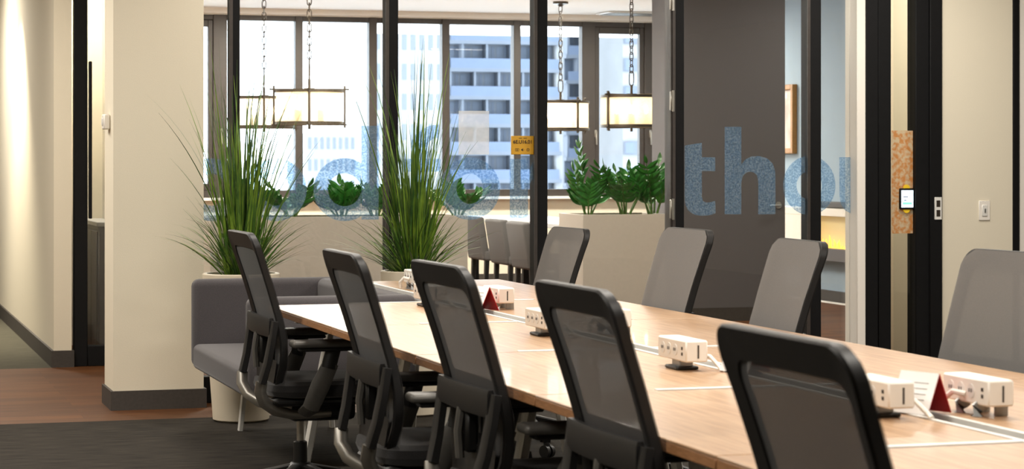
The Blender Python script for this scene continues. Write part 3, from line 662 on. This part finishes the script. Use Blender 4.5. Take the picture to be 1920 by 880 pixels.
# ------------------------------------------------------------------ lounge planters and ZZ plants
PYF, PYB, PZ = 14.2, 14.72, .927
def planter(x0, x1, label):
    p = thing('planter_box', label, 'planter', ((x0+x1)/2, (PYF+PYB)/2, 0)); hx, hy = (x1-x0)/2, (PYB-PYF)/2
    for nm, lo, hi in (('side_panel', (-hx, -hy, 0), (hx, -hy+.025, PZ)), ('side_panel', (-hx, hy-.025, 0), (hx, hy, PZ)), ('end_panel', (-hx, -hy+.025, 0), (-hx+.025, hy-.025, PZ)), ('end_panel', (hx-.025, -hy+.025, 0), (hx, hy-.025, PZ))): pbox(nm, lo, hi, 'planter', p, .002)
    pbox('gravel', (-hx+.026, -hy+.026, .80), (hx-.026, hy-.026, PZ-.012), 'soil', p, 0)
planter(XA(394, PYF), XA(877, PYF), 'long beige planter box behind the grass plants'); planter(XA(1093, PYF), XA(1257, PYF), 'beige planter box with glossy plants right of the upright')
lf = MB(); vs = []
for i in range(6):
    u = i/5; w = .016*math.sin(PI*min(1, u*.92+.08))**.8 if i < 5 else .0005
    z = .012*math.sin(PI*u); vs += [(u*.085, -w, z-.004*(w/.016)), (u*.085, 0, z+.002), (u*.085, w, z-.004*(w/.016))]
lf.add(vs, [(3*i+j, 3*i+j+1, 3*i+4+j, 3*i+3+j) for i in range(5) for j in range(2)]); LEAF = lf.mesh('leaflet', 'zz_green')
def zz(loc, stems, label, tall=.34, spike=None):
    p = thing('zz_plant', label, 'plant', loc, 0, 'glossy plants in the planters')
    for k in range(stems):
        az = 2*PI*k/stems+random.uniform(-.4, .4); L = tall*random.uniform(.65, 1.1); lean = random.uniform(.12, .75); dr = random.uniform(-.1, .6)
        if spike and k == 0: L = spike; lean = .03; dr = .1; az = PI
        pts = []; q = Vector((.03*math.cos(az), .03*math.sin(az), 0)); th = lean; hd = Vector((math.cos(az), math.sin(az), 0)); n = 10; tg = []
        for i in range(n+1):
            pts.append(q.copy()); tdir = hd*math.sin(th)+Vector((0, 0, 1))*math.cos(th); tg.append(tdir); q = q+tdir*(L/n); th += dr/n
        st = MB().sweep(pts, [.008-.006*i/n for i in range(n+1)], n=6).build('stem', 'zz_stem', p)
        m = 7 if not spike or k else 10
        for i in range(m):
            u = .30+.68*i/(m-1); idx = min(n, int(u*n)); b = pts[idx]; td = tg[idx]; sd = td.cross(hd).normalized() if abs(td.dot(hd)) < .99 else Vector((0, 1, 0))
            nrm = sd.cross(td).normalized()
            for s in ((-1, 1) if i < m-1 else (1,)):
                d = (sd*s*.85+td*.75+nrm*random.uniform(-.25, .25)).normalized() if i < m-1 else td
                zax = (nrm-d*nrm.dot(d)).normalized(); yax = zax.cross(d)
                sc = (.95+.45*math.sin(PI*u))*random.uniform(.85, 1.15)
                o = place('leaflet', LEAF, st); o.matrix_basis = Matrix.Translation(b) @ Matrix((d, yax, zax)).transposed().to_4x4() @ Matrix.Scale(sc, 4)
ZY = 14.45
for x, n_, tl, spk, lab in ((1104, 6, .33, .52, 'glossy green plant with one tall pale spike in planter'), (1172, 7, .42, None, 'glossy green plant in the middle of the right planter'), (1224, 7, .44, None, 'bushy glossy green plant nearest the hinged upright'),
                       (545, 6, .28, None, 'glossy plant seen through letter o beside the tall grass'), (640, 7, .30, None, 'glossy plant seen through the bowl of letter d'), (706, 6, .28, None, 'glossy plant beside the stem of letter d'), (858, 5, .30, None, 'glossy plant seen through letter o before the r'), (470, 5, .24, None, 'glossy plant hidden behind the first tall grass')):
    zz((XA(x, ZY), ZY, PZ-.0115), n_, lab, tl, spk)

# ------------------------------------------------------------------ lounge chairs and table
def stool(label, loc, rz):
    t = thing('dining_chair', label, 'chair', loc, rz, 'grey upholstered lounge chairs')
    mtx = Matrix.Translation((-.20, 0, .44)) @ Matrix.Rotation(math.radians(-9), 4, 'Y')
    MB().box((-.035, -.23, 0), (.035, .23, .37), .018, mtx, 3).build('backrest', 'stool_fabric', t)
    MB().box((-.22, -.235, .43), (.25, .235, .52), .02, seg=3).build('seat', 'stool_fabric', t)
    for sx in (-.19, .21):
        for sy in (-.20, .20): MB().sweep([(sx*1.08, sy, 0), (sx, sy, .44)], [.016, .022], n=8, sq=True).build('leg', 'chair_black', t)
    return t
stool('grey upholstered dining chair farthest of the three by the upright', (5.56, 18.45, 0), 0); stool('grey upholstered dining chair in the middle of three', (5.50, 17.55, 0), 0); stool('grey upholstered dining chair nearest the black upright', (5.44, 16.75, 0), 0)
stool('grey upholstered dining chair half hidden by the cream column', (XA(384, 15.6)-.18, 15.6, 0), 0)
lt = thing('dining_table', 'pale grey lounge table behind the right planter', 'table', (6.0, 18.3, 0))
pbox('top', (-.30, -1.7, .73), (.40, 1.9, .77), 'counter_grey', lt, .004)
for sx in (-.2, .3):
    for sy in (-1.6, 1.8): pbox('leg', (sx-.03, sy-.03, 0), (sx+.03, sy+.03, .73), 'black_metal', lt, .003)

# ------------------------------------------------------------------ chandeliers
def chandelier():
    t = thing('drum_pendant', 'x', 'pendant lamp', (0, 0, 0), 0, 'drum pendants in the lounge')
    R = .275; z0, z1 = 1.60, 1.86
    for nm, z in (('top_ring', z1), ('bottom_ring', z0)):
        mb = MB(); n = 48
        P = [[(r*math.cos(2*PI*i/n), r*math.sin(2*PI*i/n), zz) for i in range(n)] for r, zz in ((R, z-.012), (R+.006, z-.012), (R+.006, z+.012), (R, z+.012))]
        for k in range(4): mb.strip(P[k], P[(k+1) % 4])
        mb.build(nm, 'lamp_bronze', t)
    n = 48; MB().strip([((R-.004)*math.cos(2*PI*i/n), (R-.004)*math.sin(2*PI*i/n), z0) for i in range(n)], [((R-.004)*math.cos(2*PI*i/n), (R-.004)*math.sin(2*PI*i/n), z1) for i in range(n)]).build('shade', 'shade_gauze', t)
    for k in range(4):
        a = PI/2*k+.45; c, s = math.cos(a), math.sin(a)
        b = MB().box((R+.004, -.010, z0-.04), (R+.022, .010, z1+.045), .002).build('upright_bar', 'lamp_bronze', t); b.rotation_euler = (0, 0, a)
        cb = MB().box((.02, -.008, z1+.008), (R+.05, .008, z1+.022), .002).build('cross_bar', 'lamp_bronze', t); cb.rotation_euler = (0, 0, a)
        cb = MB().box((.02, -.006, z0-.02), (R+.035, .006, z0-.008), .002).build('cross_bar', 'lamp_bronze', t); cb.rotation_euler = (0, 0, a)
        x, y = .13*math.cos(a+.7), .13*math.sin(a+.7)
        cd = MB().lathe([(.018, z0-.008), (.018, z0+.11)], 12, (x, y, 0)).build('candle_tube', 'lamp_bronze', t)
        MB().lathe([(.008, z0+.11), (.016, z0+.135), (.013, z0+.165), (.002, z0+.19)], 12, (x, y, 0)).build('bulb', 'bulb', cd)
    MB().lathe([(.012, z0-.05), (.012, z1+.10)], 10).lathe([(.045, z1+.008), (.045, z1+.026)], 16).build('stem', 'lamp_bronze', t)
    def link(cz, w, h, r, rot):
        pts = []; 
        for i in range(16):
            a = 2*PI*i/16; x = w*math.copysign(abs(math.cos(a))**.6, math.cos(a)); pts.append(Vector((x*math.cos(rot), x*math.sin(rot), cz+h*math.copysign(abs(math.sin(a))**.6, math.sin(a)))))
        return pts
    mb = MB()
    P = link(z1+.16, .024, .062, .004, .3); mb.sweep(P+[P[0]], .0055, n=5, caps=False)
    z = z1+.245; k = 0
    while z < CEIL-.05:
        P = link(z, .017, .037, .003, PI/2*(k % 2)+.3); mb.sweep(P+[P[0]], .0050, n=5, caps=False); z += .055; k += 1
    o = mb.build('chain', 'lamp_bronze', t)
    MB().lathe([(.02, CEIL-.05), (.03, CEIL-.03), (.075, CEIL-.022), (.075, CEIL-.001)], 24).build('canopy', 'lamp_bronze', t)
    return t
c0 = chandelier()
for i, (x, d, rz, lab) in enumerate(((580, 17.7, .91, 'lit drum pendant lamp fully visible over the letter d'), (495, 19.75, .935, 'lit drum pendant lamp half hidden by the grass plant'), (1051, 20.4, -.154, 'lit drum pendant lamp partly behind the black upright with ceiling canopy'), (1184, 18.35, -.02, 'lit drum pendant lamp nearest the hinged upright'))):
    o = c0 if i == 0 else copy_tree(c0); o.location = (XA(x, d), d, 0); o.rotation_euler = (0, 0, rz); o['label'] = lab

# ------------------------------------------------------------------ towers outside
def shared(lo, hi, m, name): return MB().box(lo, hi).mesh(name, m, False)
def tower(label, px0, px1, Y, depth, floors, z0, kind, bays):
    x0, x1 = XA(px0, Y), XA(px1, Y); wd = x1-x0
    t = thing('tower_block', label, 'building', (x0, Y, z0), 0, 'towers outside the windows')
    H = floors*3.0
    wallm = {'balcony': 'bld_pale', 'white': 'bld_white', 'band': 'bld_white'}[kind]
    MB().box((0, 0, 0), (wd, depth, H)).build('body', wallm, t, False)
    bw = wd/bays
    if kind == 'balcony':
        slab = shared((-.3, -1.6, -.2), (wd+.3, 0, .2), 'bld_slab', 'balcony_slab'); rail = shared((0, -1.6, .2), (wd, -1.52, 1.25), 'bld_rail', 'balcony_rail')
        wn = shared((bw*.08, -.05, .25), (bw*.60, .0, 2.6), 'bld_blue', 'window_pane'); wn2 = shared((bw*.66, -.05, .25), (bw*.92, .0, 2.6), 'bld_dark', 'window_pane'); div = shared((-.12, -1.5, .2), (.12, 0, 2.8), 'bld_slab', 'divider')
    elif kind == 'white':
        wn = shared((bw*.25, -.05, .8), (bw*.75, .05, 2.4), 'bld_pale', 'window_pane')
    else:
        wn = shared((0, -.3, 1.1), (wd, 0, 2.5), 'bld_slab', 'window_band'); wn2 = shared((bw*.1, -.35, 1.2), (bw*.8, -.25, 2.4), 'bld_blue', 'window_pane')
    for k in range(floors):
        if kind == 'balcony':
            place('balcony_slab', slab, t, (0, 0, k*3)); place('balcony_rail', rail, t, (0, 0, k*3))
            for j in range(bays):
                place('window_pane', wn, t, (j*bw, 0, k*3)); place('window_pane', wn2, t, (j*bw, 0, k*3))
                if (j+k) % 2 == 0: place('divider', div, t, (j*bw, 0, k*3))
        elif kind == 'white':
            for j in range(bays): place('window_pane', wn, t, (j*bw, 0, k*3))
        else:
            place('window_band', wn, t, (0, 0, k*3))
            for j in range(bays): place('window_pane', wn2, t, (j*bw, 0, k*3))
    return t
tower('hazy blue tower with stacked balconies outside the windows', 838, 1040, 230, 6, 11, -10, 'balcony', 9)
tower('blue balcony tower right of the white pillar', 1058, 1166, 246, 5, 11, -10.6, 'balcony', 6)
tower('bright white tower with horizontal window bands', 1168, 1262, 225, 14, 11, -11.2, 'band', 4)
tower('pale tower with small windows left of the balcony tower', 700, 832, 214, 8, 12, -9.5, 'white', 8)
tower('low pale tower far behind the left pendant lamps', 575, 690, 300, 14, 7, -16, 'white', 10)
tag(MB().box((XA(1040, 229), 229, -11), (XA(1058, 229), 233, 24), .2).build('tower_pillar', 'bld_white'), 'white vertical pillar between the two balcony towers', 'pillar')
